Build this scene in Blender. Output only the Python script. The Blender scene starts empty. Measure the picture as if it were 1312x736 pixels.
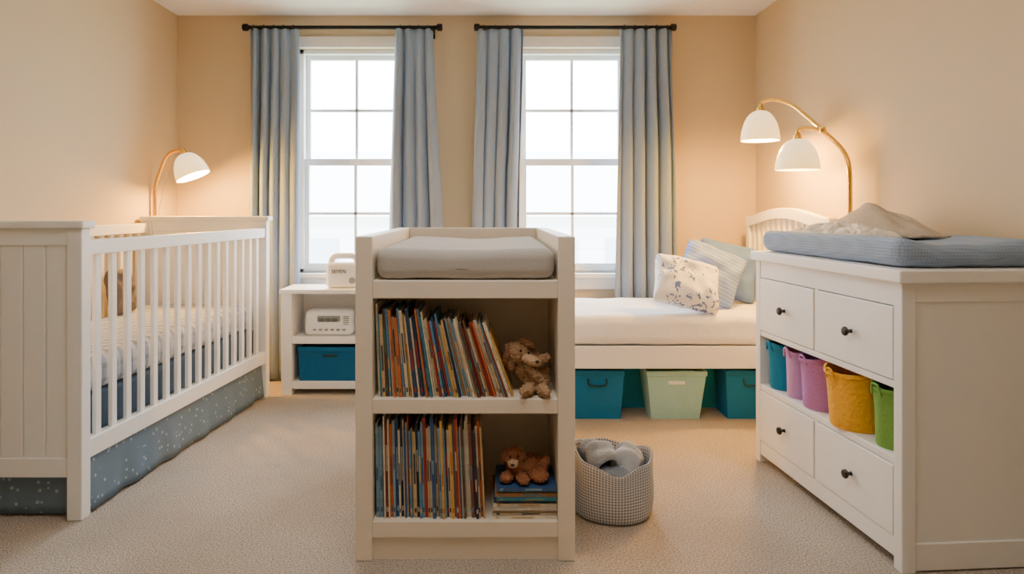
import bpy, bmesh, math, random
from mathutils import Vector, Matrix, noise
random.seed(11)
SC=bpy.context.scene
XF=None
WL={}
R=math.radians
# ---------------------------------------------------------------- helpers
def lin(c):
    o=[]
    for v in c[:3]:
        v=v/255.0
        o.append(v/12.92 if v<=0.04045 else ((v+0.055)/1.055)**2.4)
    return (o[0],o[1],o[2],1.0)

def setkeys(o,label,category,group,kind):
    if label: o["label"]=label
    if category: o["category"]=category
    if group: o["group"]=group
    if kind: o["kind"]=kind

def empty(name,loc,label,category,group=None):
    o=bpy.data.objects.new(name,None)
    o.empty_display_size=0.05
    o.location=loc
    SC.collection.objects.link(o)
    WL[o.name]=Vector(loc)
    setkeys(o,label,category,group,None)
    return o

def finish(bm,name,mats,parent=None,label=None,category=None,group=None,kind=None,
           smooth=None,bevel=0.0,seg=2,usexf=True,restz=None):
    if usexf and XF is not None:
        for v in bm.verts: v.co=XF(v.co)
    bmesh.ops.recalc_face_normals(bm,faces=bm.faces)
    xs=[v.co.x for v in bm.verts]; ys=[v.co.y for v in bm.verts]; zs=[v.co.z for v in bm.verts]
    if restz is not None:
        d=restz-min(zs)
        for v in bm.verts: v.co.z+=d
        zs=[z+d for z in zs]
    org=Vector(((min(xs)+max(xs))/2,(min(ys)+max(ys))/2,min(zs)))
    for v in bm.verts: v.co-=org
    me=bpy.data.meshes.new(name)
    bm.to_mesh(me); bm.free()
    if not isinstance(mats,(list,tuple)): mats=[mats]
    for m in mats: me.materials.append(m)
    if smooth is not None:
        for p in me.polygons: p.use_smooth=True
        if smooth<180: me.set_sharp_from_angle(angle=R(smooth))
    o=bpy.data.objects.new(name,me)
    SC.collection.objects.link(o)
    WL[o.name]=org
    if parent is not None:
        o.parent=parent; o.location=org-WL[parent.name]
    else: o.location=org
    if bevel>0:
        b=o.modifiers.new("bevel",'BEVEL'); b.width=bevel; b.segments=seg; b.limit_method='ANGLE'; b.angle_limit=R(40)
    setkeys(o,label,category,group,kind)
    return o

def addbox(bm,x0,x1,y0,y1,z0,z1,mi=0,mat=None):
    vs=[bm.verts.new((x,y,z)) for x in (x0,x1) for y in (y0,y1) for z in (z0,z1)]
    fs=[(0,1,3,2),(4,6,7,5),(0,4,5,1),(2,3,7,6),(0,2,6,4),(1,5,7,3)]
    for f in fs:
        fc=bm.faces.new([vs[i] for i in f]); fc.material_index=mi
    if mat is not None:
        for v in vs: v.co=mat@v.co
    return vs

def boxes(name,lst,mats,**k):
    bm=bmesh.new()
    for b in lst: addbox(bm,*b)
    return finish(bm,name,mats,**k)

def addlathe(bm,prof,mat=Matrix.Identity(4),n=40,mi=0,sx=1,sy=1,uv=None,caps=True):
    rings=[]
    for (r,z) in prof:
        if r<1e-6: rings.append([bm.verts.new(mat@Vector((0,0,z)))])
        else: rings.append([bm.verts.new(mat@Vector((r*sx*math.cos(2*math.pi*i/n),r*sy*math.sin(2*math.pi*i/n),z))) for i in range(n)])
    L=bm.loops.layers.uv.verify() if uv else None
    for k in range(len(rings)-1):
        a,b=rings[k],rings[k+1]
        for i in range(n):
            j=(i+1)%n
            if len(a)==1 and len(b)==1: continue
            if len(a)==1: f=bm.faces.new((a[0],b[i],b[j])); 
            elif len(b)==1: f=bm.faces.new((a[i],a[j],b[0]))
            else: f=bm.faces.new((a[i],a[j],b[j],b[i]))
            f.material_index=mi
            if L and len(f.verts)==4:
                us=[(i/n,prof[k][1]),((i+1)/n,prof[k][1]),((i+1)/n,prof[k+1][1]),(i/n,prof[k+1][1])]
                for l,u in zip(f.loops,us): l[L].uv=u
    return rings

def lathe(name,prof,mats,mat=Matrix.Identity(4),n=40,sx=1,sy=1,uv=None,**k):
    bm=bmesh.new(); addlathe(bm,prof,mat,n,0,sx,sy,uv)
    k.setdefault('smooth',40)
    return finish(bm,name,mats,**k)

def catmull(pts,sub=8):
    P=[Vector(p) for p in pts]; P=[2*P[0]-P[1]]+P+[2*P[-1]-P[-2]]
    out=[]
    for i in range(1,len(P)-2):
        for s in range(sub):
            t=s/sub
            a,b,c,d=P[i-1],P[i],P[i+1],P[i+2]
            out.append(0.5*((2*b)+(c-a)*t+(2*a-5*b+4*c-d)*t*t+(3*b-a-3*c+d)*t**3))
    out.append(P[-2]); return out

def roundpath(pts,r,k=7):
    P=[Vector(p) for p in pts]; out=[P[0]]
    for i in range(1,len(P)-1):
        a,b,c=P[i-1],P[i],P[i+1]
        ra=min(r,(a-b).length*.48); rc=min(r,(c-b).length*.48)
        s=b+(a-b).normalized()*ra; e=b+(c-b).normalized()*rc
        for j in range(k+1):
            t=j/k; out.append(s*(1-t)**2+b*2*t*(1-t)+e*t*t)
    out.append(P[-1]); return out

def addtube(bm,pts,r,n=14,mi=0,smoothpath=True,sub=8):
    path=catmull(pts,sub) if smoothpath and len(pts)>2 else [Vector(p) for p in pts]
    up=None; rings=[]
    for i,p in enumerate(path):
        t=(path[min(i+1,len(path)-1)]-path[max(i-1,0)]).normalized()
        if up is None:
            up=Vector((0,0,1)) if abs(t.z)<0.9 else Vector((1,0,0))
        a=(up-t*up.dot(t)).normalized(); b=t.cross(a); up=a
        rr=r(i/(len(path)-1)) if callable(r) else r
        rings.append([bm.verts.new(p+a*rr*math.cos(2*math.pi*j/n)+b*rr*math.sin(2*math.pi*j/n)) for j in range(n)])
    for k in range(len(rings)-1):
        for j in range(n):
            f=bm.faces.new((rings[k][j],rings[k][(j+1)%n],rings[k+1][(j+1)%n],rings[k+1][j])); f.material_index=mi
    bm.faces.new(rings[0][::-1]).material_index=mi; bm.faces.new(rings[-1]).material_index=mi

def tube(name,pts,r,mats,n=14,smoothpath=True,**k):
    bm=bmesh.new(); addtube(bm,pts,r,n,0,smoothpath)
    k.setdefault('smooth',50)
    return finish(bm,name,mats,**k)

def roundbox(bm,x0,x1,y0,y1,z0,z1,r,n=22,func=None,mi=0):
    t=bmesh.new(); bmesh.ops.create_cube(t,size=2)
    bmesh.ops.subdivide_edges(t,edges=t.edges,cuts=n,use_grid_fill=True)
    mp={}
    c=Vector(((x0+x1)/2,(y0+y1)/2,(z0+z1)/2)); h=Vector(((x1-x0)/2,(y1-y0)/2,(z1-z0)/2))
    r=min(r,h.x,h.y,h.z)
    for v in t.verts:
        q=[]
        for a in range(3):
            s=v.co[a]
            s=math.copysign(1-(1-abs(s))**1.5,s)
            q.append(s*h[a])
        q=Vector(q)
        inn=Vector([max(-(h[a]-r),min(h[a]-r,q[a])) for a in range(3)])
        d=q-inn
        p=inn+(d.normalized()*r if d.length>1e-7 else d)
        p=c+p
        if func: p=func(p)
        mp[v]=bm.verts.new(p)
    for f in t.faces:
        bm.faces.new([mp[v] for v in f.verts]).material_index=mi
    t.free()

def softbox(name,x0,x1,y0,y1,z0,z1,r,mats,n=22,func=None,**k):
    bm=bmesh.new(); roundbox(bm,x0,x1,y0,y1,z0,z1,r,n,func)
    k.setdefault('smooth',180)
    return finish(bm,name,mats,**k)

def addell(bm,c,r,rot=None,sub=3,mi=0):
    m=Matrix.Translation(Vector(c))
    if rot: m=m@Matrix.Rotation(R(rot[0]),4,'X')@Matrix.Rotation(R(rot[1]),4,'Y')@Matrix.Rotation(R(rot[2]),4,'Z')
    m=m@Matrix.Diagonal((r[0],r[1],r[2],1))
    res=bmesh.ops.create_icosphere(bm,subdivisions=sub,radius=1,matrix=m)
    for v in res['verts']:
        for f in v.link_faces: f.material_index=mi

def cushion(name,w,h,t,mat4,mats,wr=0.004,seed=0,**k):
    bm=bmesh.new(); n=34; top={};bot={}
    for i in range(n+1):
        for j in range(n+1):
            u=-1+2*i/n; v=-1+2*j/n
            u=math.copysign(1-(1-abs(u))**1.3,u); v=math.copysign(1-(1-abs(v))**1.3,v)
            e=((1-u*u)*(1-v*v))
            th=t/2*max(e,0)**0.36
            pin=1-0.10*(1-abs(u)**2)*abs(v)**3-.07*abs(u*v)**6
            pin2=1-0.10*(1-abs(v)**2)*abs(u)**3-.07*abs(u*v)**6
            x=u*w/2*pin2; y=v*h/2*pin
            nz=noise.noise(Vector((u*2.6+seed,v*2.6,seed)))*wr*6*max(e,0)**.5
            border=(i in(0,n) or j in (0,n))
            a=bm.verts.new((x,y,th+nz)); top[i,j]=a
            bot[i,j]=a if border else bm.verts.new((x,y,-th+nz))
    for i in range(n):
        for j in range(n):
            bm.faces.new((top[i,j],top[i+1,j],top[i+1,j+1],top[i,j+1]))
            q=[bot[i,j],bot[i,j+1],bot[i+1,j+1],bot[i+1,j]]
            if q[0] is top[i,j] and q[1] is top[i,j+1] and q[2] is top[i+1,j+1] and q[3] is top[i+1,j]: continue
            try: bm.faces.new(q)
            except ValueError: pass
    for v in bm.verts: v.co=mat4@v.co
    return finish(bm,name,mats,smooth=180,**k)

# ---------------------------------------------------------------- materials
def base(name):
    m=bpy.data.materials.new(name); m.use_nodes=True
    nt=m.node_tree; b=nt.nodes["Principled BSDF"]
    return m,nt,b
def N(nt,t,**k):
    n=nt.nodes.new(t)
    for a,v in k.items(): setattr(n,a,v)
    return n
def mixc(nt,fac,c1,c2):
    n=nt.nodes.new('ShaderNodeMix'); n.data_type='RGBA'
    for sock,v in ((n.inputs[0],fac),(n.inputs[6],c1),(n.inputs[7],c2)):
        if hasattr(v,'is_linked'): nt.links.new(v,sock)
        else: sock.default_value=v
    return n.outputs[2]
def mth(nt,op,a,b=None):
    n=nt.nodes.new('ShaderNodeMath'); n.operation=op
    for s,v in ((n.inputs[0],a),(n.inputs[1],b)):
        if v is None: continue
        if hasattr(v,'is_linked'): nt.links.new(v,s)
        else: s.default_value=v
    return n.outputs[0]
def coords(nt,kind='Object'):
    return N(nt,'ShaderNodeTexCoord').outputs[kind]
def bump(nt,b,h,st,dist=0.002):
    n=N(nt,'ShaderNodeBump'); n.inputs['Strength'].default_value=st; n.inputs['Distance'].default_value=dist
    nt.links.new(h,n.inputs['Height']); nt.links.new(n.outputs[0],b.inputs['Normal'])
def noi(nt,co,scale,detail=3,out='Fac'):
    n=N(nt,'ShaderNodeTexNoise'); n.inputs['Scale'].default_value=scale; n.inputs['Detail'].default_value=detail
    nt.links.new(co,n.inputs['Vector']); return n.outputs[out]
def scl(c,k): return (min(c[0]*k,1),min(c[1]*k,1),min(c[2]*k,1),1)
def M(name,col,rough=.55,metal=0,ns=6,amt=.05,bs=None,bst=.2,bd=.002):
    m,nt,b=base(name); c=lin(col); co=coords(nt)
    o=mixc(nt,noi(nt,co,ns),scl(c,1-amt),scl(c,1+amt))
    nt.links.new(o,b.inputs['Base Color'])
    b.inputs['Roughness'].default_value=rough; b.inputs['Metallic'].default_value=metal
    if bs: bump(nt,b,noi(nt,co,bs,2),bst,bd)
    return m
def dots(name,c1,c2,scale,thr,rough=.85,bs=250):
    m,nt,b=base(name); co=coords(nt)
    v=N(nt,'ShaderNodeTexVoronoi'); v.inputs['Scale'].default_value=scale; nt.links.new(co,v.inputs['Vector'])
    f=mth(nt,'LESS_THAN',v.outputs['Distance'],thr)
    s=mixc(nt,noi(nt,co,5),scl(lin(c1),.93),scl(lin(c1),1.06))
    nt.links.new(mixc(nt,f,s,lin(c2)),b.inputs['Base Color']); b.inputs['Roughness'].default_value=rough
    bump(nt,b,noi(nt,co,bs,2),.3)
    return m

m_wall=M("wall_paint",(209,190,157),.8,ns=2,amt=.02,bs=180,bst=.06)
m_ceil=M("ceiling_paint",(248,250,252),.9,ns=2,amt=.01,bs=120,bst=.08)
m_white=M("white_lacquered_wood",(250,249,246),.4,ns=4,amt=.01)
m_cream=M("cream_painted_wood",(244,231,210),.45,ns=4,amt=.02)
m_trim=M("white_trim_paint",(247,242,234),.45,ns=4,amt=.01)
m_pvc=M("window_vinyl",(246,248,252),.4,ns=4,amt=.01)
m_black=M("matte_black_metal",(22,22,24),.4,.6)
m_brass=M("brushed_brass",(244,194,90),.2,1.0,ns=30,amt=.06)
m_bk=M("black_knob",(16,16,18),.3)
m_pl=M("white_plastic",(242,242,240),.35,amt=.01)
m_grey=M("grey_plastic",(150,152,152),.4)
m_lcd=M("lcd_screen",(140,150,140),.3)
m_ink=M("dark_print",(50,52,56),.6)
m_dkt=M("dark_teal_webbing",(14,60,76),.8)
m_sheet=M("white_cotton_sheet",(251,250,249),.85,ns=3,amt=.01,bs=14,bst=.5,bd=.012)
m_teal=M("teal_fabric",(24,166,198),.8,ns=40,amt=.12,bs=240,bst=.5)
m_navy=M("petrol_blue_fabric",(0,116,174),.8,ns=40,amt=.15,bs=240,bst=.5)
m_dnavy=M("dark_petrol_fabric",(0,92,142),.8,ns=40,amt=.15,bs=240,bst=.5)
m_sea=M("seafoam_fabric",(164,212,212),.8,ns=40,amt=.08,bs=240,bst=.5)
m_tbin=M("teal_felt",(10,124,170),.9,ns=30,amt=.12,bs=120,bst=.5)
m_lav=M("lavender_felt",(194,152,206),.9,ns=30,amt=.1,bs=120,bst=.5)
m_pur=M("lilac_felt",(186,128,194),.9,ns=30,amt=.1,bs=90,bst=.7,bd=.004)
m_yel=M("mustard_yellow_felt",(252,182,40),.9,ns=30,amt=.12,bs=70,bst=1,bd=.006)
m_grn=M("green_felt",(118,166,74),.9,ns=30,amt=.12,bs=90,bst=.7,bd=.004)
m_pad=M("oatmeal_pad_cover",(186,180,172),.9,ns=5,amt=.06,bs=160,bst=.6)
m_knit=M("beige_knit",(200,185,164),.95,ns=8,amt=.08,bs=110,bst=1,bd=.006)
m_cloth=M("cream_muslin",(246,238,224),.9,bs=80,bst=.8,bd=.005)
m_blank=M("grey_blue_knit",(148,162,182),.95,ns=30,amt=.14,bs=110,bst=.8,bd=.005)
m_grcl=M("pale_grey_cotton",(174,184,198),.95,ns=20,amt=.08,bs=150,bst=.5)
m_taupe=M("taupe_knit",(112,102,96),.95,ns=20,amt=.25,bs=90,bst=1,bd=.005)
m_pl3=M("slate_blue_linen",(92,124,214),.9,bs=200,bst=.4)
m_page=M("book_pages",(228,214,188),.8,ns=60,amt=.1)
m_tan=M("tan_plush",(202,162,122),.95,ns=14,amt=.4,bs=200,bst=1,bd=.012)
m_rust=M("rust_brown_plush",(182,118,80),.95,ns=14,amt=.4,bs=200,bst=1,bd=.012)
m_ear=M("brown_plush",(166,118,80),.95,ns=14,amt=.3,bs=200,bst=1,bd=.01)
m_lplush=M("cream_plush",(210,174,136),.95,bs=140,bst=1,bd=.006)

def m_carpet():
    m,nt,b=base("beige_carpet"); co=coords(nt)
    f=noi(nt,co,170,3); g=noi(nt,co,2.2,6)
    r=N(nt,'ShaderNodeValToRGB'); nt.links.new(f,r.inputs[0])
    r.color_ramp.elements[0].position=.32; r.color_ramp.elements[0].color=lin((134,121,107))
    r.color_ramp.elements[1].position=.64; r.color_ramp.elements[1].color=lin((224,212,197))
    g2=N(nt,'ShaderNodeMapRange'); nt.links.new(g,g2.inputs[0])
    g2.inputs[1].default_value=.35; g2.inputs[2].default_value=.7; g2.inputs[3].default_value=0; g2.inputs[4].default_value=.5
    nt.links.new(mixc(nt,g2.outputs[0],r.outputs[0],lin((160,147,132))),b.inputs['Base Color'])
    b.inputs['Roughness'].default_value=.95
    bump(nt,b,f,.9,.007)
    return m
m_car=m_carpet()
def m_curt():
    m,nt,b=base("grey_blue_curtain_linen"); co=coords(nt)
    mp=N(nt,'ShaderNodeMapping'); mp.inputs['Scale'].default_value=(60,60,500); nt.links.new(co,mp.inputs[0])
    mp2=N(nt,'ShaderNodeMapping'); mp2.inputs['Scale'].default_value=(500,60,40); nt.links.new(co,mp2.inputs[0])
    f=mth(nt,'ADD',noi(nt,mp.outputs[0],1,2),noi(nt,mp2.outputs[0],1,2))
    f=mth(nt,'MULTIPLY',f,.5)
    nt.links.new(mixc(nt,f,lin((122,142,172)),lin((160,178,202))),b.inputs['Base Color'])
    b.inputs['Roughness'].default_value=.9
    bump(nt,b,f,.2)
    tr=N(nt,'ShaderNodeBsdfTranslucent'); tr.inputs[0].default_value=lin((140,160,185))
    mx=N(nt,'ShaderNodeMixShader'); mx.inputs[0].default_value=.06
    out=nt.nodes['Material Output']
    nt.links.new(b.outputs[0],mx.inputs[1]); nt.links.new(tr.outputs[0],mx.inputs[2]); nt.links.new(mx.outputs[0],out.inputs[0])
    return m
m_cur=m_curt()
m_skirt=dots("slate_blue_patterned_fabric",(108,128,146),(166,180,192),32,.20)
def m_mat():
    m,nt,b=base("grey_white_stripe_cotton"); co=coords(nt)
    s=N(nt,'ShaderNodeSeparateXYZ'); nt.links.new(co,s.inputs[0])
    a=mth(nt,'GREATER_THAN',mth(nt,'SINE',mth(nt,'MULTIPLY',s.outputs[1],110)),.1)
    c=mth(nt,'GREATER_THAN',mth(nt,'SINE',mth(nt,'MULTIPLY',mth(nt,'ADD',s.outputs[0],s.outputs[2]),110)),.5)
    f=mth(nt,'ADD',mth(nt,'MULTIPLY',a,.7),mth(nt,'MULTIPLY',c,.3))
    nt.links.new(mixc(nt,f,lin((216,220,228)),lin((150,162,184))),b.inputs['Base Color']); b.inputs['Roughness'].default_value=.9
    return m
m_matt=m_mat()
m_mbase=M("slate_blue_fabric",(84,104,126),.9,ns=12,amt=.15,bs=200,bst=.3)
def m_flor():
    m,nt,b=base("white_floral_fabric"); co=coords(nt)
    w=noi(nt,co,30,3,'Color')
    mp=N(nt,'ShaderNodeMixRGB'); mp.inputs[0].default_value=.08; nt.links.new(co,mp.inputs[1]); nt.links.new(w,mp.inputs[2])
    sc=N(nt,'ShaderNodeMapping'); sc.inputs['Scale'].default_value=(1,1,.5); sc.inputs['Rotation'].default_value=(0,R(30),0); nt.links.new(mp.outputs[0],sc.inputs[0])
    v=N(nt,'ShaderNodeTexVoronoi'); v.inputs['Scale'].default_value=44; nt.links.new(sc.outputs[0],v.inputs['Vector'])
    f=mth(nt,'LESS_THAN',v.outputs['Distance'],.40)
    g=mth(nt,'GREATER_THAN',noi(nt,co,16,1),.48)
    f=mth(nt,'MULTIPLY',f,g)
    c=mixc(nt,f,lin((248,250,255)),lin((100,128,196)))
    nt.links.new(c,b.inputs['Base Color']); b.inputs['Roughness'].default_value=.9
    return m
m_floral=m_flor()
def m_str():
    m,nt,b=base("blue_striped_fabric"); co=coords(nt)
    mp=N(nt,'ShaderNodeMapping'); mp.inputs['Rotation'].default_value=(0,R(-28),0); nt.links.new(co,mp.inputs[0])
    s=N(nt,'ShaderNodeSeparateXYZ'); nt.links.new(mp.outputs[0],s.inputs[0])
    f=mth(nt,'GREATER_THAN',mth(nt,'SINE',mth(nt,'MULTIPLY',s.outputs[2],300)),.1)
    nt.links.new(mixc(nt,f,lin((138,162,238)),lin((112,140,226))),b.inputs['Base Color']); b.inputs['Roughness'].default_value=.9
    return m
m_stripe=m_str()
def m_ging():
    m,nt,b=base("gingham_fabric")
    s=N(nt,'ShaderNodeSeparateXYZ'); nt.links.new(coords(nt,'UV'),s.inputs[0])
    a=mth(nt,'GREATER_THAN',mth(nt,'FRACT',mth(nt,'MULTIPLY',s.outputs[0],84)),.5)
    c=mth(nt,'GREATER_THAN',mth(nt,'FRACT',mth(nt,'MULTIPLY',s.outputs[1],92)),.5)
    f=mth(nt,'MULTIPLY',mth(nt,'ADD',a,c),.5)
    nt.links.new(mixc(nt,f,lin((226,225,224)),lin((118,128,144))),b.inputs['Base Color']); b.inputs['Roughness'].default_value=.9
    bump(nt,b,noi(nt,coords(nt),200),.3)
    return m
m_gingham=m_ging()
def m_waf():
    m,nt,b=base("blue_grey_waffle_knit"); co=coords(nt)
    s=N(nt,'ShaderNodeSeparateXYZ'); nt.links.new(co,s.inputs[0])
    a=mth(nt,'SINE',mth(nt,'MULTIPLY',s.outputs[1],620)); c=mth(nt,'SINE',mth(nt,'MULTIPLY',s.outputs[0],620))
    e=mth(nt,'SINE',mth(nt,'MULTIPLY',s.outputs[2],620))
    h=mth(nt,'MULTIPLY',mth(nt,'ADD',mth(nt,'ADD',a,c),e),.33)
    f=mth(nt,'ADD',mth(nt,'MULTIPLY',h,.22),.5)
    nt.links.new(mixc(nt,f,lin((120,144,176)),lin((176,194,218))),b.inputs['Base Color']); b.inputs['Roughness'].default_value=.95
    bump(nt,b,h,.5,.003)
    return m
m_waffle=m_waf()
def m_shade_():
    m,nt,b=base("frosted_white_glass")
    b.inputs['Base Color'].default_value=lin((250,246,236)); b.inputs['Roughness'].default_value=.35
    s=N(nt,'ShaderNodeSeparateXYZ'); nt.links.new(coords(nt,'Generated'),s.inputs[0])
    nt.links.new(mixc(nt,s.outputs[2],lin((255,214,120)),lin((255,238,205))),b.inputs['Emission Color'])
    b.inputs['Emission Strength'].default_value=1.0
    tr=N(nt,'ShaderNodeBsdfTranslucent'); tr.inputs[0].default_value=lin((255,248,225))
    mx=N(nt,'ShaderNodeMixShader'); mx.inputs[0].default_value=.14
    out=nt.nodes['Material Output']
    nt.links.new(b.outputs[0],mx.inputs[1]); nt.links.new(tr.outputs[0],mx.inputs[2]); nt.links.new(mx.outputs[0],out.inputs[0])
    return m
m_shade=m_shade_()
def m_em(name,col,s):
    m,nt,b=base(name); b.inputs['Base Color'].default_value=lin(col)
    b.inputs['Emission Color'].default_value=lin(col); b.inputs['Emission Strength'].default_value=s
    return m
m_bulb=m_em("warm_bulb",(255,215,150),14)

# ---------------------------------------------------------------- room shell
XL,XR,YB,YF,ZC=-2.10,1.793,4.60,-1.3,2.434
def st(name,lst,m,**k): return boxes(name,lst,m,kind="structure",**k)
st("floor",[(XL-.15,XR+.15,YF-.15,YB+.15,-.1,0)],m_car)
st("ceiling",[(XL-.15,XR+.15,YF-.15,YB+.15,ZC,ZC+.1)],m_ceil)
st("wall_left",[(XL-.15,XL,YF,YB+.15,0,ZC)],m_wall)
st("wall_right",[(XR,XR+.15,YF,YB+.15,0,ZC)],m_wall)
st("wall_front",[(XL-.15,XR+.15,YF-.15,YF,0,ZC)],m_wall)
WC=[-.915,.568]; HW=.375; Z0,Z1=.70,2.215
lst=[(XL,XR,YB,YB+.15,0,Z0),(XL,XR,YB,YB+.15,Z1,ZC)]
xs=[XL]+[c+s*HW for c in WC for s in (-1,1)]+[XR]
for i in (0,2,4): lst.append((xs[i],xs[i+1],YB,YB+.15,Z0,Z1))
st("wall_back",lst,m_wall)
st("baseboard_left",[(XL,XL+.014,YF,YB,0,.1)],m_trim,bevel=.003)
st("baseboard_right",[(XR-.014,XR,YF,YB,0,.1)],m_trim,bevel=.003)
st("baseboard_back",[(XL+.014,XR-.014,YB-.014,YB,0,.1)],m_trim,bevel=.003)
for i,c in enumerate(WC):
    a,b=c-HW,c+HW
    w=.075
    st("trim_%d"%(i+1),[(a-w,a,YB-.02,YB,Z0-.03,Z1+w),(b,b+w,YB-.02,YB,Z0-.03,Z1+w),(a,b,YB-.02,YB,Z1,Z1+w),
        (a-w-.02,b+w+.02,YB-.06,YB+.1,Z0-.03,Z0),(a-w,b+w,YB-.018,YB,Z0-.11,Z0-.03)],m_trim,bevel=.004)
    yb=YB+.06
    fr=[(a,a+.03,yb-.02,yb+.08,Z0,Z1),(b-.03,b,yb-.02,yb+.08,Z0,Z1),(a,b,yb-.02,yb+.08,Z1-.03,Z1),(a,b,yb-.02,yb+.08,Z0,Z0+.025)]
    zm=1.447
    def sash(y,z0,z1,tt,tb):
        g0,g1=a+.03,b-.03; s=.03
        L=[(g0,g0+s,y,y+.035,z0,z1),(g1-s,g1,y,y+.035,z0,z1),(g0+s,g1-s,y,y+.035,z0,z0+tb),(g0+s,g1-s,y,y+.035,z1-tt,z1)]
        zc=(z0+z1)/2
        L+=[(c-.010,c+.010,y+.01,y+.026,z0,z1),(g0,g1,y+.01,y+.026,zc-.010,zc+.010)]
        return L
    fr+=sash(yb+.04,zm-.015,Z1-.03,.03,.035)+sash(yb,Z0+.025,zm+.026,.046,.035)
    fr+=[(c-.03,c+.03,yb-.012,yb,zm-.005,zm+.012)]
    st("window_%d"%(i+1),fr,m_pvc,bevel=.002)

# outside
h=empty("house",(0,14,-3),"pale sided neighbouring house seen through the windows","house")
m_sid,nt,b=base("pale_siding"); co=coords(nt); s=N(nt,'ShaderNodeSeparateXYZ'); nt.links.new(co,s.inputs[0])
f=mth(nt,'FRACT',mth(nt,'MULTIPLY',s.outputs[2],5)); nt.links.new(mixc(nt,f,lin((210,216,224)),lin((234,237,241))),b.inputs['Base Color'])
m_roof=M("grey_shingles",(220,224,229),.9,ns=3,amt=.04)
m_hw=M("dark_window_glass",(175,185,196),.2)
boxes("facade",[(-5.5,5.5,12,18,-3,1.0)],m_sid,parent=h)
bm=bmesh.new()
v=[bm.verts.new(p) for p in ((-5.8,11.7,1.0),(5.8,11.7,1.0),(5.8,18.3,1.0),(-5.8,18.3,1.0),(-5.8,15,2.4),(5.8,15,2.4))]
for f in ((0,1,5,4),(2,3,4,5),(0,4,3),(1,2,5),(0,3,2,1)): bm.faces.new([v[i] for i in f])
finish(bm,"roof",m_roof,parent=h)
for x in (-3,-1.6,1.2,2.4): boxes("house_window",[(x-.35,x+.35,11.95,12,-.3,.6)],m_hw,parent=h,bevel=.01)
boxes("lawn",[(-20,20,5,40,-3.1,-3)],M("grass",(150,165,120),.9,ns=1,amt=.2),label="green lawn around the neighbouring house",category="lawn")

# ---------------------------------------------------------------- curtains
YR=4.49; ZR=2.325
def rod(x0,x1,wc):
    e=empty("curtain_rod",((x0+x1)/2,YR,ZR-.015),"black metal curtain rod with end caps above a window","curtain rod",group="black curtain rods")
    tube("pole",[(x0+.03,YR,ZR),(x1-.03,YR,ZR)],.013,m_black,parent=e,smoothpath=False)
    for x,s in ((x0,1),(x1,-1)):
        mt=Matrix.Translation((x,YR,ZR))@Matrix.Rotation(R(90*s),4,'Y')
        lathe("finial",[(0,0),(.020,.002),(.024,.008),(.024,.034),(.017,.038),(.013,.045),(0,.045)],m_black,mt,n=24,parent=e)
        xb=x+s*.07
        boxes("bracket",[(xb-.006,xb+.006,YR,YB,ZR-.022,ZR-.010),(xb-.012,xb+.012,YB-.006,YB,ZR-.05,ZR+.03),(xb-.006,xb+.006,YR-.016,YR-.011,ZR-.022,ZR+.008)],m_black,parent=e,bevel=.002)
rod(-1.623,-.307,0); rod(-.102,1.229,0)
def curtain(xt0,xt1,xb0,xb1,n,seed):
    e=empty("curtain",((xb0+xb1)/2,YR,.02),"grey-blue linen curtain hanging in soft folds beside a window","curtain",group="grey-blue curtain panels")
    bm=bmesh.new(); nu,nz=150,40; g=[]
    zt,zb=ZR-.012,.015
    for j in range(nz+1):
        v=j/nz; z=zt+(zb-zt)*v; row=[]
        s=min(1,v*1.5); s=s*s*(3-2*s)
        x0=xt0+(xb0-xt0)*s; x1=xt1+(xb1-xt1)*s
        for i in range(nu+1):
            u=i/nu
            ph=2*math.pi*n*u+.9*math.sin(2.1*v+seed)*math.sin(3*u+seed)+seed
            amp=.022+.020*min(1,v*3)
            w=math.sin(ph)+.22*math.sin(2*ph+1.3*seed)
            y=YR+amp*w*(.75+.35*math.sin(5*u+seed+v))
            x=x0+(x1-x0)*u+.012*math.cos(ph)*min(1,.3+v*2)+.006*noise.noise(Vector((u*6,v*4,seed)))
            row.append(bm.verts.new((x,y,z)))
        g.append(row)
    for j in range(nz):
        for i in range(nu): bm.faces.new((g[j][i],g[j+1][i],g[j+1][i+1],g[j][i+1]))
    o=finish(bm,"curtain_fabric",m_cur,parent=e,smooth=180)
    sm=o.modifiers.new("solid",'SOLIDIFY'); sm.thickness=.003
    for i in range(n):
        x=xt0+(xt1-xt0)*(i+.5)/n
        bm=bmesh.new()
        pts=[(x,YR+.0165*math.cos(a),ZR+.0165*math.sin(a)) for a in [2*math.pi*k/20 for k in range(21)]]
        addtube(bm,pts,.0025,8,0,False)
        finish(bm,"curtain_ring",m_black,parent=e,smooth=60)
curtain(-1.580,-1.255,-1.590,-1.262,5,.3)
curtain(-.615,-.375,-.660,-.305,4,1.7)
curtain(-.075,.228,-.100,.205,4,2.9)
curtain(.853,1.205,.825,1.240,5,4.4)

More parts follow.
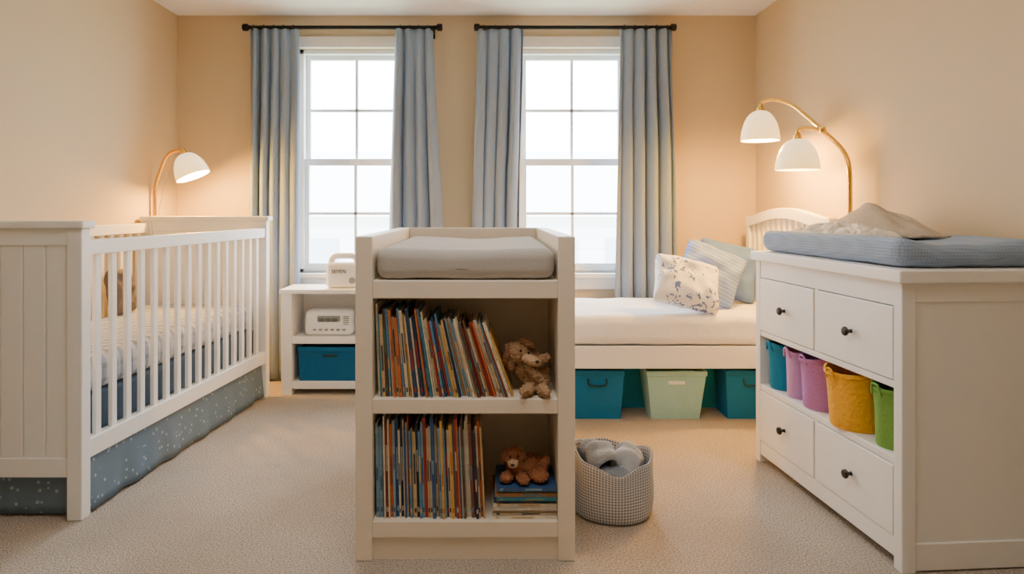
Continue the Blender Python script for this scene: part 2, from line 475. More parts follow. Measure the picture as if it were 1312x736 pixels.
# ---------------------------------------------------------------- crib
YN,YC=2.47,4.12; XBK=-2.083
def crib_xf(p):
    wf=(-1.475-XBK)+(p.y-YN)/(YC-YN)*.15
    return Vector((XBK+p.x*wf/.61,p.y,p.z))
crib=empty("crib",(-1.74,3.3,0),"white wooden baby crib with slatted side and panelled ends","crib")
XF=crib_xf
HT=1.087
for (ya,yb_) in ((YN,YN+.05),(YC-.05,YC)):
    for x in (0,.555):
        boxes("leg",[(x,x+.055,ya,yb_,0,HT-.028)],m_white,parent=crib,bevel=.004)
    bm=bmesh.new()
    n=6; x=.055; w=(.50)/n
    for i in range(n): addbox(bm,x+i*w+.003,x+(i+1)*w-.003,ya+.010,yb_-.010,.155,HT-.028)
    addbox(bm,.055,.555,ya+.016,yb_-.016,.155,HT-.028)
    addbox(bm,.055,.555,ya+.005,yb_-.005,.155,.225)
    addbox(bm,.055,.555,ya+.005,yb_-.005,HT-.09,HT-.028)
    finish(bm,"end_panel",m_white,parent=crib,bevel=.003)
    boxes("end_cap",[(-.0,.622,ya-.012,yb_+.012,HT-.028,HT)],m_white,parent=crib,bevel=.006)
for x0 in (.0,.565):
    top=1.015 if x0>.1 else 1.045
    L=[(x0,x0+.04,YN+.05,YC-.05,top-.055,top),(x0,x0+.04,YN+.05,YC-.05,.21,.28)]
    ns=16
    for i in range(ns):
        y=YN+.05+(YC-YN-.1)*(i+.75)/(ns+.5)
        L.append((x0+.012,x0+.028,y-.016,y+.016,.27,top-.05))
    boxes("side_rail",L,m_white,parent=crib,bevel=.003)
boxes("mattress_support",[(.045,.56,YN+.055,YC-.055,.235,.265)],m_white,parent=crib)
softbox("mattress_base",.048,.556,YN+.058,YC-.058,.266,.42,.02,m_mbase,parent=crib,label="slate blue padded mattress base",n=14)
def cmf(p):
    z=p.z
    if z>.5: z+=.010*noise.noise(Vector((p.x*5,p.y*4,0)))
    x=p.x
    if p.x>.5: x=min(.560,p.x+.004*noise.noise(Vector((1,p.y*8,p.z*8))))
    return Vector((x,p.y,z))
softbox("crib_mattress",.048,.556,YN+.058,YC-.058,.421,.572,.05,m_matt,label="crib mattress in a grey-and-white striped fitted sheet",category="mattress",func=cmf,n=30)
# skirt
bm=bmesh.new()
def ruff(a,b,n,amp,flag):
    out=[]
    for i in range(n+1):
        t=i/n; out.append((a[0]+(b[0]-a[0])*t,a[1]+(b[1]-a[1])*t,t,flag))
    return out
def strip(pts,nx,ny,zt):
    rows=[]
    for k in range(7):
        v=k/6; row=[]
        for i,(x,y,t,_) in enumerate(pts):
            d=(.005*math.sin(t*38)+.003*math.sin(t*71+1))*v
            row.append(bm.verts.new((x+nx*(d+.012*v),y+ny*(d+.012*v),zt+(.012-zt)*v)))
        rows.append(row)
    for k in range(6):
        for i in range(len(pts)-1): bm.faces.new((rows[k][i],rows[k+1][i],rows[k+1][i+1],rows[k][i+1]))
strip(ruff((.585,YN+.058),(.585,YC-.058),120,.01,0),1,0,.205)
strip(ruff((.06,YN+.045),(.548,YN+.045),50,.01,1),0,-.5,.205)
o=finish(bm,"crib_skirt",m_skirt,label="slate blue crib skirt with a pale printed pattern",category="crib skirt",smooth=180)
o.modifiers.new("solid",'SOLIDIFY').thickness=.004
XF=None
mt=Matrix.Translation((-1.965,3.64,0))@Matrix.Rotation(R(90),4,'Z')@Matrix.Rotation(R(80),4,'X')
cushion("crib_cushion",.20,.25,.10,mt,m_taupe,seed=5,label="small dark taupe knitted cushion propped inside the crib",category="cushion",restz=.575)

# ---------------------------------------------------------------- lamps
def dome(parent,apex,direction,r,hh):
    d=Vector(direction).normalized()
    q=Vector((0,0,-1)).rotation_difference(d).to_matrix().to_4x4()
    mt=Matrix.Translation(Vector(apex))@q
    pr=[]
    K=14
    for i in range(K+1):
        a=math.pi/2*i/K
        pr.append((r*math.sin(a)**.78 if i else .0,-hh*(1-math.cos(a)**1.15 if i<K else 1)))
    inner=[(max(a-.004,0),b-.004 if i<K else b) for i,(a,b) in enumerate(pr)]
    lathe("lamp_shade",pr+inner[::-1],m_shade,mt,n=48,parent=parent,smooth=60,label="frosted white dome shade")
    lathe("socket",[(0,.03),(.014,.028),(.02,.012),(.02,-.006),(0,-.006)],m_brass,mt,n=24,parent=parent)
    lathe("bulb",[(0,-hh*.3),(.014,-hh*.34),(.03,-hh*.55),(.034,-hh*.68),(.02,-hh*.82),(0,-hh*.86)],m_bulb,mt,n=24,parent=parent)
    return mt@Vector((0,0,-hh*1.02))
def plight(loc,e,col=(1,.46,.04),r=.05):
    l=bpy.data.lights.new("lamp_light",'POINT'); l.energy=e; l.color=col; l.shadow_soft_size=r
    o=bpy.data.objects.new("lamp_light",l); o.location=loc; SC.collection.objects.link(o)
lamp=empty("floor_lamp",(1.716,3.25,0),"brass floor lamp with two white dome shades beside the bed","lamp")
lathe("base",[(0,0),(.068,0),(.07,.004),(.07,.018),(.066,.022),(0,.022)],m_brass,Matrix.Translation((1.716,3.25,0)),parent=lamp)
tube("pole",roundpath([(1.716,3.25,.02),(1.716,3.25,1.35),(1.700,3.30,1.43),(1.650,3.39,1.525),(1.594,3.48,1.545),(1.58,3.5,1.53),(1.58,3.5,1.505)],.10),.0115,m_brass,parent=lamp,smoothpath=False)
tube("arm",roundpath([(1.655,3.385,1.520),(1.610,3.64,1.690),(1.560,3.745,1.735),(1.512,3.8,1.728),(1.507,3.8,1.695)],.06),.0105,m_brass,parent=lamp,smoothpath=False)
lathe("joint",[(0,-.016),(.014,-.014),(.016,0),(.014,.014),(0,.016)],m_brass,Matrix.Translation((1.652,3.385,1.522)),n=20,parent=lamp)
a=dome(lamp,(1.507,3.8,1.678),(0,0,-1),.104,.168)
b_=dome(lamp,(1.58,3.5,1.490),(0,0,-1),.108,.160)
plight(a+Vector((0,0,.02)),100); plight(b_+Vector((0,0,.02)),20)
lamp2=empty("floor_lamp",(-2.0,4.24,0),"brass arched floor lamp with one white dome shade behind the crib","lamp")
lathe("base",[(0,0),(.088,0),(.09,.004),(.09,.018),(.086,.022),(0,.022)],m_brass,Matrix.Translation((-1.99,4.24,0)),parent=lamp2)
tube("pole",roundpath([(-2.068,4.22,.012),(-2.068,4.22,1.265),(-1.992,4.20,1.45),(-1.94,4.19,1.488),(-1.865,4.18,1.488)],.05),.0118,m_brass,parent=lamp2,smoothpath=False)
tube("lamp_cord",[(-1.955,4.2,1.465),(-1.98,4.2,1.36),(-2.02,4.21,1.2),(-2.04,4.21,1.0),(-2.04,4.21,.02)],.002,m_brass,n=8,parent=lamp2)
c_=dome(lamp2,(-1.870,4.18,1.468),(.42,0,-1),.102,.150)
plight(c_+Vector((0,0,.02)),88)

# ---------------------------------------------------------------- nightstand & items
ns_=empty("nightstand",(-.98,4.28,0),"white open-shelved nightstand beside the crib","nightstand")
y0,y1=4.14,4.42
boxes("body",[(-1.262,-1.20,y0,y1,0,.615),(-.76,-.70,y0,y1,0,.615),(-1.20,-.76,y0+.01,y1,.31,.352),(-1.20,-.76,y0+.01,y1,.035,.08),(-1.20,-.76,y1-.012,y1,.08,.615)],m_white,parent=ns_,bevel=.003)
boxes("top",[(-1.272,-.69,y0-.01,y1+.01,.615,.642)],m_white,parent=ns_,bevel=.004)
am=empty("white_noise_machine",(-.905,4.26,.642),"small rounded white plastic nursery appliance with a carry handle","appliance")
bm=bmesh.new(); roundbox(bm,-1.008,-.80,4.20,4.32,.642,.800,.026,14)
finish(bm,"body",m_pl,parent=am,smooth=180)
bm=bmesh.new()
addtube(bm,[(-.985,4.26,.775),(-.98,4.26,.815),(-.955,4.26,.836),(-.90,4.26,.838),(-.850,4.26,.836),(-.828,4.26,.815),(-.822,4.26,.775)],.020,14)
finish(bm,"handle",m_pl,parent=am,smooth=60)
lathe("speaker",[(0,0),(.020,0),(.022,-.003),(.022,-.012),(0,-.012)],m_grey,Matrix.Translation((-.845,4.199,.69))@Matrix.Rotation(R(90),4,'X'),n=24,parent=am)
def text(s,size,loc,m,name,parent,depth=.0008):
    cu=bpy.data.curves.new("t",'FONT'); cu.body=s; cu.size=size; cu.extrude=depth
    t=bpy.data.objects.new("t",cu); SC.collection.objects.link(t)
    bpy.context.view_layer.update()
    dg=bpy.context.evaluated_depsgraph_get()
    me=bpy.data.meshes.new_from_object(t.evaluated_get(dg))
    bm=bmesh.new(); bm.from_mesh(me)
    bpy.data.objects.remove(t)
    mt=Matrix.Translation(loc)@Matrix.Rotation(R(90),4,'X')
    for v in bm.verts: v.co=mt@v.co
    return finish(bm,name,m,parent=parent)
text("SEVEN",.032,(-.972,4.1985,.735),m_ink,"printed_mark",am)
cr=empty("clock_radio",(-.99,4.22,.352),"white digital clock radio with a grey number display","clock radio")
bm=bmesh.new(); roundbox(bm,-1.135,-.835,4.17,4.29,.3525,.510,.035,16,func=lambda p: Vector((p.x,p.y+(p.z-.352)*.15,p.z)))
finish(bm,"body",m_pl,parent=cr,smooth=180)
boxes("screen",[(-1.055,-.915,4.183,4.20,.425,.475)],m_lcd,parent=cr,bevel=.003)
text("08:08:88",.034,(-1.048,4.1825,.437),m_ink,"display_digits",cr)
for i in range(6):
    x=-1.08+i*.036
    boxes("button",[(x,x+.022,4.170,4.19,.385,.397)],m_grey,parent=cr,bevel=.003)
bm=bmesh.new()
for i in range(5): addbox(bm,-.895,-.86,4.180,4.20,.42+i*.012,.425+i*.012)
finish(bm,"speaker_grille",m_grey,parent=cr)

def bin_box(name,x0,x1,y0,y1,z0,z1,m,label,cat="storage bin",taper=.015,handle="slot",group=None,hm=None):
    e=empty(name,((x0+x1)/2,(y0+y1)/2,z0),label,cat,group=group)
    bm=bmesh.new(); t=.008
    def ring(x0,x1,y0,y1,z): return [bm.verts.new(p) for p in ((x0,y0,z),(x1,y0,z),(x1,y1,z),(x0,y1,z))]
    A=ring(x0+taper,x1-taper,y0+taper,y1-taper,z0); B=ring(x0,x1,y0,y1,z1)
    C=ring(x0+t,x1-t,y0+t,y1-t,z1); D=ring(x0+taper+t,x1-taper-t,y0+taper+t,y1-taper-t,z0+t)
    for P,Q in ((A,B),(B,C),(C,D)):
        for i in range(4): bm.faces.new((P[i],P[(i+1)%4],Q[(i+1)%4],Q[i]))
    bm.faces.new(A[::-1]); bm.faces.new(D)
    bmesh.ops.subdivide_edges(bm,edges=bm.edges,cuts=6,use_grid_fill=True)
    for v in bm.verts:
        k=(v.co.z-z0)/(z1-z0)
        s=math.sin(math.pi*min(max(k,0),1))
        v.co.y+=.006*s*noise.noise(Vector((v.co.x*9,v.co.z*9,x0)))
        if k>.95: v.co.z+=.004*math.sin((v.co.x-x0)*18+x0*5)
    finish(bm,"body",m,parent=e,smooth=50)
    boxes("rim",[(x0-.004,x1+.004,y0-.005,y0+.006,z1-.026,z1+.002),(x0-.004,x1+.004,y1-.006,y1+.004,z1-.026,z1+.002),(x0-.004,x0+.006,y0,y1,z1-.026,z1+.002),(x1-.006,x1+.004,y0,y1,z1-.026,z1+.002)],m,parent=e,bevel=.004)
    xc=(x0+x1)/2; zc=z0+(z1-z0)*.76; yy=y0+taper*(1-.76)
    if handle=="slot":
        boxes("handle",[(xc-.045,xc+.045,yy-.006,yy+.004,zc-.010,zc+.010)],hm or m_ink,parent=e,bevel=.008,seg=3)
    elif handle=="strap":
        tube("handle",[(xc-.05,yy-.002,zc+.02),(xc-.04,yy-.014,zc-.012),(xc+.04,yy-.014,zc-.012),(xc+.05,yy-.002,zc+.02)],.0055,hm or m,parent=e)
    return e
bin_box("storage_bin",-1.165,-.775,4.165,4.39,.08,.285,m_dnavy,"petrol blue fabric bin on the nightstand's bottom shelf",handle="slot",taper=.006,hm=m_dkt)

# ---------------------------------------------------------------- bed
bed=empty("bed",(.75,3.99,0),"white single bed frame with an arched slatted headboard","bed")
bx0,bx1,by0,by1=-.22,1.66,3.60,4.38
boxes("frame",[(bx0,bx1,by0,by0+.03,.287,.405),(bx0,bx1,by1-.03,by1,.287,.405),(bx0,bx0+.03,by0+.03,by1-.03,.287,.405),(bx0+.03,bx1,by0+.03,by1-.03,.30,.33)],m_white,parent=bed,bevel=.004)
for x,y in ((bx0,by0+.03),(bx0,by1-.08)): boxes("leg",[(x,x+.05,y,y+.05,0,.30)],m_cream,parent=bed,bevel=.004)
bm=bmesh.new()
HX=1.66
ya,yb2=3.34,4.42
for y in (ya,yb2-.05): addbox(bm,HX,HX+.045,y,y+.05,0,1.085)
nh=13
def archz(y):
    t=(y-ya)/(yb2-ya); return 1.078+.058*math.sin(math.pi*t)**1.4
for i in range(nh):
    y=ya+.05+(yb2-ya-.1)*(i+.5)/nh; addbox(bm,HX+.013,HX+.032,y-.018,y+.018,.33,archz(y)-.05)
addbox(bm,HX+.005,HX+.04,ya+.05,yb2-.05,.30,.40)
K=24; rows=[]
for i in range(K+1):
    y=ya-.01+(yb2-ya+.02)*i/K; z=archz(min(max(y,ya),yb2))
    rows.append([bm.verts.new((HX-.002,y,z-.06)),bm.verts.new((HX+.048,y,z-.06)),bm.verts.new((HX+.048,y,z)),bm.verts.new((HX-.002,y,z))])
for i in range(K):
    for j in range(4): bm.faces.new((rows[i][j],rows[i][(j+1)%4],rows[i+1][(j+1)%4],rows[i+1][j]))
bm.faces.new(rows[0]); bm.faces.new(rows[-1])
finish(bm,"headboard",m_white,parent=bed,bevel=.003)
def mf(p):
    z=p.z
    if z>.5: z+=.008*noise.noise(Vector((p.x*5,p.y*6,1)))
    y=p.y-(.014*noise.noise(Vector((p.x*7,0,p.z*9))) if p.y<3.65 else 0)
    return Vector((p.x,y,z))
softbox("bed_mattress",bx0+.01,bx1-.005,by0+.0,by1-.005,.406,.566,.05,m_sheet,n=34,func=mf,label="single mattress with a white fitted sheet on the bed",category="mattress")
def pillow(w,h,t,x,y,rz,lean,yaw,m,name,label,seed):
    mt=Matrix.Translation((x,y,0))@Matrix.Rotation(R(yaw),4,'Z')@Matrix.Rotation(R(90-lean),4,'X')@Matrix.Rotation(R(rz),4,'Z')
    return cushion(name,w,h,t,mt,m,seed=seed,label=label,category="pillow",restz=.566,wr=.006)
pillow(.37,.31,.19,1.075,3.73,-16,38,8,m_floral,"throw_pillow","white throw pillow with blue floral print on the bed",1)
pillow(.37,.35,.19,1.275,3.955,-27,33,0,m_stripe,"throw_pillow","pale blue striped throw pillow on the bed",2)
pillow(.37,.37,.17,1.44,4.14,-14,25,0,m_pl3,"throw_pillow","plain blue-grey throw pillow behind the striped one",3)

bin_box("storage_bin",.435,.722,3.66,3.86,0,.262,m_navy,"deep blue fabric storage bin under the bed",handle="strap",hm=m_dkt,group="bins under the bed")
bin_box("storage_bin",.842,1.160,3.645,3.85,0,.262,m_sea,"pale seafoam green storage bin under the bed",hm=m_pl,group="bins under the bed",taper=.03)
bin_box("storage_bin",1.268,1.560,3.66,3.86,0,.262,m_navy,"deep blue fabric storage bin under the bed",handle="strap",hm=m_dkt,group="bins under the bed")
for x0,x1 in ((.15,.56),(.60,.99),(1.03,1.42)):
    bin_box("storage_bin",x0,x1,3.88,4.18,0,.255,m_teal,"teal fabric storage bin deeper under the bed",handle=None,group="bins under the bed",taper=.003)

# ---------------------------------------------------------------- bookcase / changing table
bk=empty("changing_table",(-.077,2.7,0),"cream changing table with open bookshelves in its end","changing table")
X0,X1,Y0,Y1,ZT=-.430,.275,2.1875,3.24,1.042
i0,i1=X0+.055,X1-.055
boxes("side_panel",[(X0,i0,Y0,Y1,0,ZT)],m_cream,parent=bk,bevel=.004)
boxes("side_panel",[(i1,X1,Y0,Y1,0,ZT)],m_cream,parent=bk,bevel=.004)
boxes("shelf",[(i0,i1,Y0+.002,2.56,.4725,.52)],m_cream,parent=bk,bevel=.003)
boxes("shelf",[(i0,i1,Y0+.002,2.56,.075,.1275)],m_cream,parent=bk,bevel=.003)
boxes("tray",[(i0,i1,Y0+.002,Y1-.03,.8425,.90)],m_cream,parent=bk,bevel=.003)
boxes("back_panel",[(i0,i1,2.56,2.58,.0,.8425)],m_cream,parent=bk)
boxes("end_board",[(i0,i1,Y1-.03,Y1,.0,ZT)],m_cream,parent=bk,bevel=.004)
boxes("plinth",[(i0,i1,Y0+.015,Y0+.035,0,.075)],m_cream,parent=bk)
def pf(p):
    t=(p.x-(-.077))/.29
    z=p.z+((.012*t*t-.004) if p.z>.94 else 0)+.006*noise.noise(Vector((p.x*7,p.y*4,p.z*9)))
    return Vector((p.x,p.y,max(z,.9005)))
softbox("changing_pad",i0+.008,i1-.008,Y0+.012,Y1-.06,.901,1.000,.036,m_pad,n=34,func=pf,label="oatmeal-coloured changing pad in the table's top tray",category="changing pad")

BC=[(212,196,168),(194,182,162),(50,86,134),(48,66,92),(168,54,42),(200,104,56),(212,168,84),(62,116,90),(118,146,164),(90,138,170),(224,212,190),(144,58,46),(90,64,50),(200,170,124),(40,48,66),(180,130,86),(122,150,110),(132,162,180),(124,88,62),(54,126,142)]
BM=[M("book_cover_%s"%n_,c,.6,ns=60,amt=.3) for n_,c in zip("abcdefghijklmnopqrst",BC)]
def book(t,h,d,mat4,mi,group,label):
    bm=bmesh.new(); c=.0012
    addbox(bm,0,c,0,d,0,h,0,mat4); addbox(bm,t-c,t,0,d,0,h,0,mat4)
    addbox(bm,0,t,-.0015,c,0,h,0,mat4)
    addbox(bm,c,t-c,c,d-.004,.003,h-.003,1,mat4)
    if t>.005:
        a=random.uniform(.3,.5); b2=a+random.uniform(.12,.35)
        addbox(bm,t*.25,t*.75,-.0021,-.0014,h*a,h*b2,2,mat4)
        addbox(bm,t*.2,t*.8,-.0021,-.0014,h*.06,h*.11,2,mat4)
    other=BM[(mi*7+3)%20]
    return finish(bm,"picture_book",[BM[mi],m_page,other],label=label,category="book",group=group)
CN=["tan-white","pale grey","blue","navy","red","orange","yellow","green","grey-blue","light blue","ivory","dark red","dark brown","tan","dark navy","caramel","sage green","pale blue","brown","teal"]
WARM=(0,10,13,5,4,1,0,10,9,17)
def shelf_books(xs,xe,z0,hmin,hmax,a0,a1,group):
    x=xs; prev=None; k=0
    while True:
        p=min(1,(x-xs)/(xe-xs))
        th=R(a0+(a1-a0)*p**1.1)
        t=random.choice((.004,.005,.005,.006,.007,.008,.010))
        h=random.uniform(hmin,hmax)-.05*p*(1 if a1>10 else .1)
        if prev:
            px,pt,phh,pth=prev
            hz=min(phh*math.cos(pth),h*math.cos(th))
            xn=max(px+pt/math.cos(pth), px+pt/math.cos(pth)-hz*math.tan(pth)+hz*math.tan(th))+.0004
        else: xn=x+h*math.sin(th)
        if xn+t/math.cos(th)>xe: break
        mt=Matrix.Translation((xn,Y0+.018+random.uniform(0,.022),z0))@Matrix.Rotation(-th,4,'Y')
        mi=random.choice(range(20)) if k%2 else random.choice(WARM)
        book(t,h,.21,mt,mi,group,"thin %s picture book, %s on a bookshelf"%(CN[mi],"leaning" if a1>10 else "upright"))
        prev=(xn,t,h,th); x=xn; k+=1
shelf_books(i0+.004,.086,.5203,.262,.306,2,21,"picture books on the upper shelf")
shelf_books(i0+.004,-.010,.1278,.278,.332,1,3,"picture books on the lower shelf")
z=.1278
for i,(t,mi,w) in enumerate(((.009,10,.21),(.007,0,.208),(.010,10,.205),(.008,1,.208),(.010,10,.205),(.012,3,.205),(.009,19,.195),(.012,15,.20),(.009,8,.19),(.011,2,.195))):
    xx=.218-w; 
    mt=Matrix.Translation((xx,Y0+.02+.008*(i%3),z+t))@Matrix.Rotation(R(90),4,'Y')
    book(t,w,.2,mt,mi,"picture books stacked flat","%s picture book lying flat in a stack"%CN[mi]); z+=t+.0004
ztop=z
def plush(name,loc,ells,m,label,eyes,nose,ears,mz):
    e=empty(name,loc,label,"soft toy")
    def conv(bm_,nm,m_,vox=.0028,disp=.016):
        o=finish(bm_,nm,m_,parent=e,smooth=180)
        r=o.modifiers.new("r",'REMESH'); r.mode='VOXEL'; r.voxel_size=vox; r.use_smooth_shade=True
        s=o.modifiers.new("s",'SMOOTH'); s.iterations=5
        tx=bpy.data.textures.new("fur",'CLOUDS'); tx.noise_scale=.008; tx.noise_depth=2
        d=o.modifiers.new("d",'DISPLACE'); d.texture=tx; d.strength=disp; d.mid_level=.5
        return o
    bm=bmesh.new()
    for c,r,rot in ells: addell(bm,c,r,rot)
    conv(bm,"body",m)
    for c,r,rot in ears:
        bm=bmesh.new(); addell(bm,c,r,rot); conv(bm,"ear",m_ear,.0025,.010)
    bm=bmesh.new(); addell(bm,*mz); conv(bm,"muzzle",m_lplush,.0025,.008)
    for c in eyes:
        bm=bmesh.new(); addell(bm,c,(.0045,.004,.0045),sub=2); finish(bm,"eye",m_bk,parent=e,smooth=180)
    bm=bmesh.new(); addell(bm,nose,(.007,.005,.005),sub=2); finish(bm,"nose",m_ink,parent=e,smooth=180)
O=None
plush("plush_dog",(.14,2.30,.5203),[
 ((.096,2.29,.650),(.046,.042,.034),(0,20,0)),((.128,2.31,.605),(.044,.05,.056),(0,35,0)),
 ((.156,2.30,.560),(.048,.055,.036),(0,15,0)),((.125,2.22,.543),(.018,.055,.018),(0,0,-25)),((.174,2.225,.541),(.019,.058,.019),(0,0,12)),
 ((.170,2.26,.630),(.015,.018,.036),(0,62,0)),((.150,2.25,.585),(.015,.018,.052),(0,-45,0)),((.178,2.29,.570),(.015,.02,.036),(0,35,0)),((.068,2.28,.615),(.013,.018,.028),(0,-20,0))],
 m_tan,"tan plush dog slumped beside leaning books on the shelf",
 [(.103,2.245,.664),(.129,2.249,.656)],(.156,2.224,.632),
 [((.060,2.275,.640),(.013,.022,.038),(0,20,0)),((.126,2.285,.680),(.013,.022,.032),(0,-62,0))],((.138,2.247,.632),(.034,.026,.017),(0,20,0)))
zz=ztop
plush("plush_puppy",(.11,2.30,zz),[
 ((.082,2.29,zz+.074),(.036,.034,.028),(0,-10,0)),((.090,2.30,zz+.040),(.034,.040,.040),O),((.135,2.31,zz+.036),(.050,.05,.034),O),
 ((.058,2.25,zz+.018),(.022,.034,.016),(0,0,-20)),((.108,2.24,zz+.017),(.022,.038,.015),(0,0,15)),((.162,2.26,zz+.022),(.032,.046,.020),(0,0,15)),((.182,2.29,zz+.046),(.016,.03,.032),(0,30,0))],
 m_rust,"reddish-tan plush puppy sitting on a stack of flat books",
 [(.070,2.258,zz+.082),(.094,2.258,zz+.083)],(.076,2.226,zz+.066),
 [((.050,2.288,zz+.074),(.010,.016,.026),(0,15,0)),((.114,2.288,zz+.076),(.010,.016,.026),(0,-18,0))],((.078,2.246,zz+.064),(.019,.022,.013),O))

# ---------------------------------------------------------------- fabric basket
bc=Vector((.460,2.55,0))
bs=empty("fabric_basket",bc,"soft slouchy grey gingham fabric basket standing on the carpet","basket")
pr=[(0,.002),(.12,.002),(.138,.006),(.145,.02),(.149,.06),(.150,.10),(.149,.15),(.148,.19),(.148,.210),(.145,.217),(.138,.215),(.136,.18),(.136,.14),(.136,.08),(.132,.03),(.115,.014),(0,.012)]
bm=bmesh.new(); addlathe(bm,pr,Matrix.Identity(4),120,0,1,.92,True)
for v in bm.verts:
    a=math.atan2(v.co.y,v.co.x); k=max(0,(v.co.z-.03)/.19)
    v.co.z*=1+.22*k*k*(math.cos(a-R(120))*.45+.30*math.cos(2*a+.4)+.16*math.sin(5*a))
    rr=1+.03*k*math.sin(3*a+1)+.020*math.sin(7*a)*k+.010*math.sin(4*a+v.co.z*30)
    v.co.x*=rr; v.co.y*=rr
    v.co+=bc
finish(bm,"body",m_gingham,parent=bs,smooth=60)
def fold(c,w,hgt,dep,rz,tilt,m,label,seed):
    bm=bmesh.new(); nu,nv=64,38; g=[]
    mt=Matrix.Translation(c)@Matrix.Rotation(R(rz),4,'Z')@Matrix.Rotation(R(tilt),4,'Y')
    for i in range(nu+1):
        u=i/nu
        if u<.35: x=-w/2; z=hgt*(u/.35); 
        elif u>.65: x=w/2; z=hgt*((1-u)/.35)
        else:
            a=math.pi*(u-.35)/.3; x=-w/2*math.cos(a); z=hgt+w*.32*math.sin(a)
        x*=.75+.25*z/hgt
        row=[]
        for j in range(nv+1):
            v=j/nv; y=dep*(v-.5)
            nn=noise.noise(Vector((u*6+seed,v*3,seed)))*.022
            # pleat-like folds running across the bundle
            n2=.007*math.sin(v*15+seed+3*noise.noise(Vector((u*4,v*2,seed))))*(1 if .3<u<.7 else .4)
            edge=abs(2*v-1)**3
            zz_=z-.04*edge*(1 if z>hgt*.8 else 0)
            row.append(bm.verts.new(mt@Vector((x*(1-.2*edge)+nn,y+nn*.6,zz_+nn*.5+n2))))
        g.append(row)
    for i in range(nu):
        for j in range(nv): bm.faces.new((g[i][j],g[i+1][j],g[i+1][j+1],g[i][j+1]))
    o=finish(bm,"folded_cloth",m,smooth=180,label=label,category="blanket")
    s=o.modifiers.new("s",'SOLIDIFY'); s.thickness=.006; s.offset=0
    return o
fold((.420,2.565,.05),.105,.170,.19,14,-5,m_blank,"pale grey-blue knitted cloth bundled in the basket",1)
fold((.508,2.570,.05),.095,.158,.18,-18,6,m_grcl,"pale grey cotton cloth bundled in the basket",4)
fold((.460,2.482,.05),.075,.115,.17,80,3,m_blank,"pale grey-blue knitted cloth bundled in the basket",9)

# ---------------------------------------------------------------- dresser
th=math.atan2(.071,.98)
DM=Matrix.Translation((1.275,2.11,0))@Matrix.Rotation(th,4,'Z')
dr=empty("dresser",DM@Vector((.25,.49,0)),"white dresser with four drawers and an open middle shelf","dresser")
XF=lambda p: DM@p
W,D=.495,.98
L=[]
for x,y in ((0,0),(W-.045,0),(0,D-.04),(W-.045,D-.04)): L.append((x,x+.045,y,y+.04,0,.90))
L+=[(.045,W-.045,.010,.028,.03,.90),(.045,W-.045,D-.028,D-.010,.06,.90),
    (.045,W-.045,.004,.034,.005,.09),(.045,W-.045,.004,.034,.84,.90),
    (W-.02,W-.01,.04,D-.04,.06,.90),
    (.003,.03,.04,D-.04,.825,.90),(.003,W-.02,.04,D-.04,.565,.588),(.003,W-.02,.04,D-.04,.325,.350),
    (.003,.03,.04,D-.04,.035,.098),
    (.003,W-.02,D/2-.010,D/2+.010,.098,.325),(.003,W-.02,D/2-.010,D/2+.010,.588,.825)]
boxes("body",L,m_white,parent=dr,bevel=.003)
boxes("top",[(-.018,W+.002,-.018,D+.018,.90,.942)],m_white,parent=dr,bevel=.006,seg=3)
for (za,zb) in ((.591,.822),(.101,.322)):
    for (ya,yb3) in ((.043,D/2-.013),(D/2+.013,D-.043)):
        bm=bmesh.new()
        addbox(bm,-.001,.018,ya,yb3,za,zb)
        addbox(bm,.018,.38,ya+.015,yb3-.015,za+.02,zb-.03)
        d_=finish(bm,"drawer",m_white,parent=dr,bevel=.003)
        mt=Matrix.Translation((-.001,(ya+yb3)/2,(za+zb)/2))@Matrix.Rotation(R(-90),4,'Y')
        lathe("knob",[(0,0),(.008,0),(.006,.006),(.007,.012),(.015,.018),(.0165,.024),(.013,.029),(0,.031)],m_bk,mt,n=24,parent=d_,label="round black knob")
def bucket(yc,r,hh,m,label,xc=.115,n=60):
    c=Vector((xc,yc,.3505))
    e=empty("fabric_bucket",DM@c,label,"storage bucket",group="coloured buckets on the dresser's open shelf")
    pr=[(0,0),(r*.80,0),(r*.84,.006),(r*.88,hh*.3),(r*.90,hh*.5),(r*.93,hh*.7),(r*.96,hh*.88),(r*.98,hh-.016),(r+.002,hh-.012),(r+.001,hh),(r-.006,hh),(r-.009,hh-.015),(r*.80,.01),(0,.008)]
    bm=bmesh.new(); addlathe(bm,pr,Matrix.Identity(4),n)
    for v in bm.verts:
        a=math.atan2(v.co.y,v.co.x); k=v.co.z/hh
        s=1+(.03*math.sin(3*a+yc*20)+.014*math.sin(8*a+k*3))*k-.02*math.sin(math.pi*k)*(1+math.sin(5*a+yc*9))
        v.co.x*=s; v.co.y*=s; v.co.z*=1+.025*k*math.sin(2*a+yc*31)
        v.co+=c
    finish(bm,"body",m,parent=e,smooth=50)
    for s in (-1,1):
        xa=xc+s*(r*.965)
        pts=[(xa,yc-.022,.3505+hh-.03),(xa+.004*s,yc-.014,.3505+hh+.002),(xa+.004*s,yc+.014,.3505+hh+.002),(xa,yc+.022,.3505+hh-.03)]
        tube("handle",pts,.004,m,n=8,parent=e)
bucket(.860,.076,.196,m_tbin,"teal felt bucket on the dresser's open shelf",xc=.078)
bucket(.722,.060,.196,m_lav,"pale lavender felt bucket on the dresser's open shelf",xc=.068)
bucket(.565,.090,.200,m_pur,"lilac felt bucket on the dresser's open shelf",xc=.080)
bucket(.338,.110,.203,m_yel,"mustard yellow felt bucket on the dresser's open shelf",xc=.075)
bucket(.130,.082,.200,m_grn,"green felt bucket on the dresser's open shelf",xc=.082)
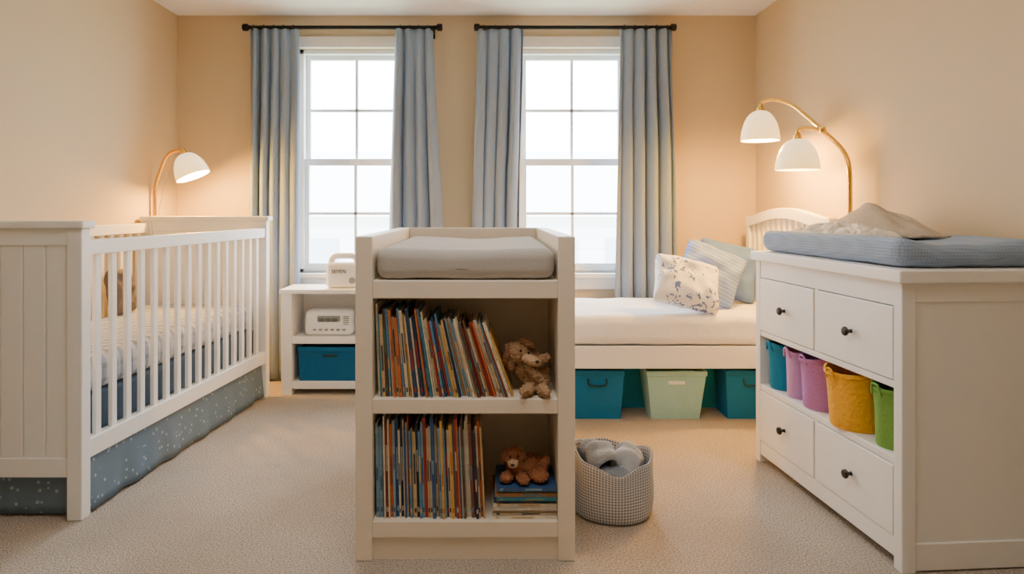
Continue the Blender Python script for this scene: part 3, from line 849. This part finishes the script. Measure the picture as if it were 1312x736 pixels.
def padf(p):
    t=(p.x-.25)/.23
    z=p.z
    if z>.98: z+=.026*t*t-.014
    z+=.006*noise.noise(Vector((p.x*9,p.y*5,0)))
    return Vector((p.x,p.y,max(z,.9425)))
softbox("changing_pad",.010,.487,.025,.960,.943,1.030,.042,m_waffle,n=34,func=padf,label="blue-grey waffle knit changing pad on the dresser",category="changing pad")
def hfield(name,x0,x1,y0,y1,fn,m,label,z0,n=100,thick=.008,cat="blanket",w=.14):
    bm=bmesh.new(); g=[]
    for i in range(n+1):
        g.append([])
        for j in range(n+1):
            u,v=i/n,j/n
            a=(u-.5)*2; b=(v-.5)*2
            rx=a*math.sqrt(max(0,1-b*b/2.6)); ry=b*math.sqrt(max(0,1-a*a/2.6))
            wob=1+w*noise.noise(Vector((a*2.4,b*2.4,z0*9)))
            x=(x0+x1)/2+rx*(x1-x0)/2*wob; y=(y0+y1)/2+ry*(y1-y0)/2*wob
            g[-1].append(bm.verts.new((x,y,z0+fn(rx,ry,x,y))))
    for i in range(n):
        for j in range(n): bm.faces.new((g[i][j],g[i+1][j],g[i+1][j+1],g[i][j+1]))
    o=finish(bm,name,m,smooth=180,label=label,category=cat)
    s=o.modifiers.new("s",'SOLIDIFY'); s.thickness=thick; s.offset=1
    return o
def f1(a,b,x,y):
    # rounded cushion-like heap with shallow creases
    ca,cb=-.10,.26
    dx=(a-ca)*(1.05 if a<ca else .85); dy=(b-cb)*(.80 if b<cb else 1.30)
    d=math.sqrt(dx*dx+dy*dy)
    r=max(0,1-d)
    dome_=(1-math.exp(-2.2*r))/(1-math.exp(-2.2))
    n1=noise.noise(Vector((a*2.0+4,b*2.0,7)))
    cr=math.sin(a*9+b*4+4*n1)
    return .118*dome_*(.55+.45*r)+.006*cr*min(1,r*3)+.016*n1*min(1,r*4)+.008
hfield("grey_beige_throw",.235,.478,.32,.93,f1,m_knit,"soft grey-beige knitted throw heaped on the changing pad",1.016,w=.12,thick=.010)
def f2(a,b,x,y):
    r=max(0,1-math.hypot(a,b))**.45
    n1=noise.noise(Vector((a*2.2,b*3.4,5))); n2=noise.noise(Vector((a*5+n1*3,b*7,9)))
    return .004+r*(.026+.024*math.sin(7*n1*2+a*3)+.014*n2)
hfield("knitted_blanket",.045,.26,.30,.84,f2,m_cloth,"loosely crumpled cream knitted blanket on the changing pad",1.024,thick=.004,w=.25)
XF=None

# ---------------------------------------------------------------- light
w=bpy.data.worlds.new("world"); SC.world=w; w.use_nodes=True
bg=w.node_tree.nodes['Background']; bg.inputs[0].default_value=(.87,.935,1,1); bg.inputs[1].default_value=20.0
def area(name,loc,rot,sx,sy,e,col):
    l=bpy.data.lights.new(name,'AREA'); l.shape='RECTANGLE'; l.size=sx; l.size_y=sy; l.energy=e; l.color=col
    o=bpy.data.objects.new(name,l); o.location=loc; o.rotation_euler=rot; SC.collection.objects.link(o); return o
for c in WC:
    o=area("window_portal",(c,YB+.2,(Z0+Z1)/2),(R(-90),0,0),HW*2,Z1-Z0,1,(1,1,1))
    o.data.cycles.is_portal=True
area("overhead_fill",(-.1,1.5,ZC-.03),(0,0,0),1.0,1.0,17,(1,.97,.94))  # added fill light, out of view, to brighten the room; no real fixture

# ---------------------------------------------------------------- camera
cd=bpy.data.cameras.new("camera"); cam=bpy.data.objects.new("camera",cd); SC.collection.objects.link(cam)
cam.location=(0,0,1.13); cam.rotation_euler=(R(90),0,0)
cd.sensor_width=36; cd.lens=875/1312*36; cd.shift_x=29/1312; cd.shift_y=-100/1312; cd.clip_start=.05
SC.camera=cam
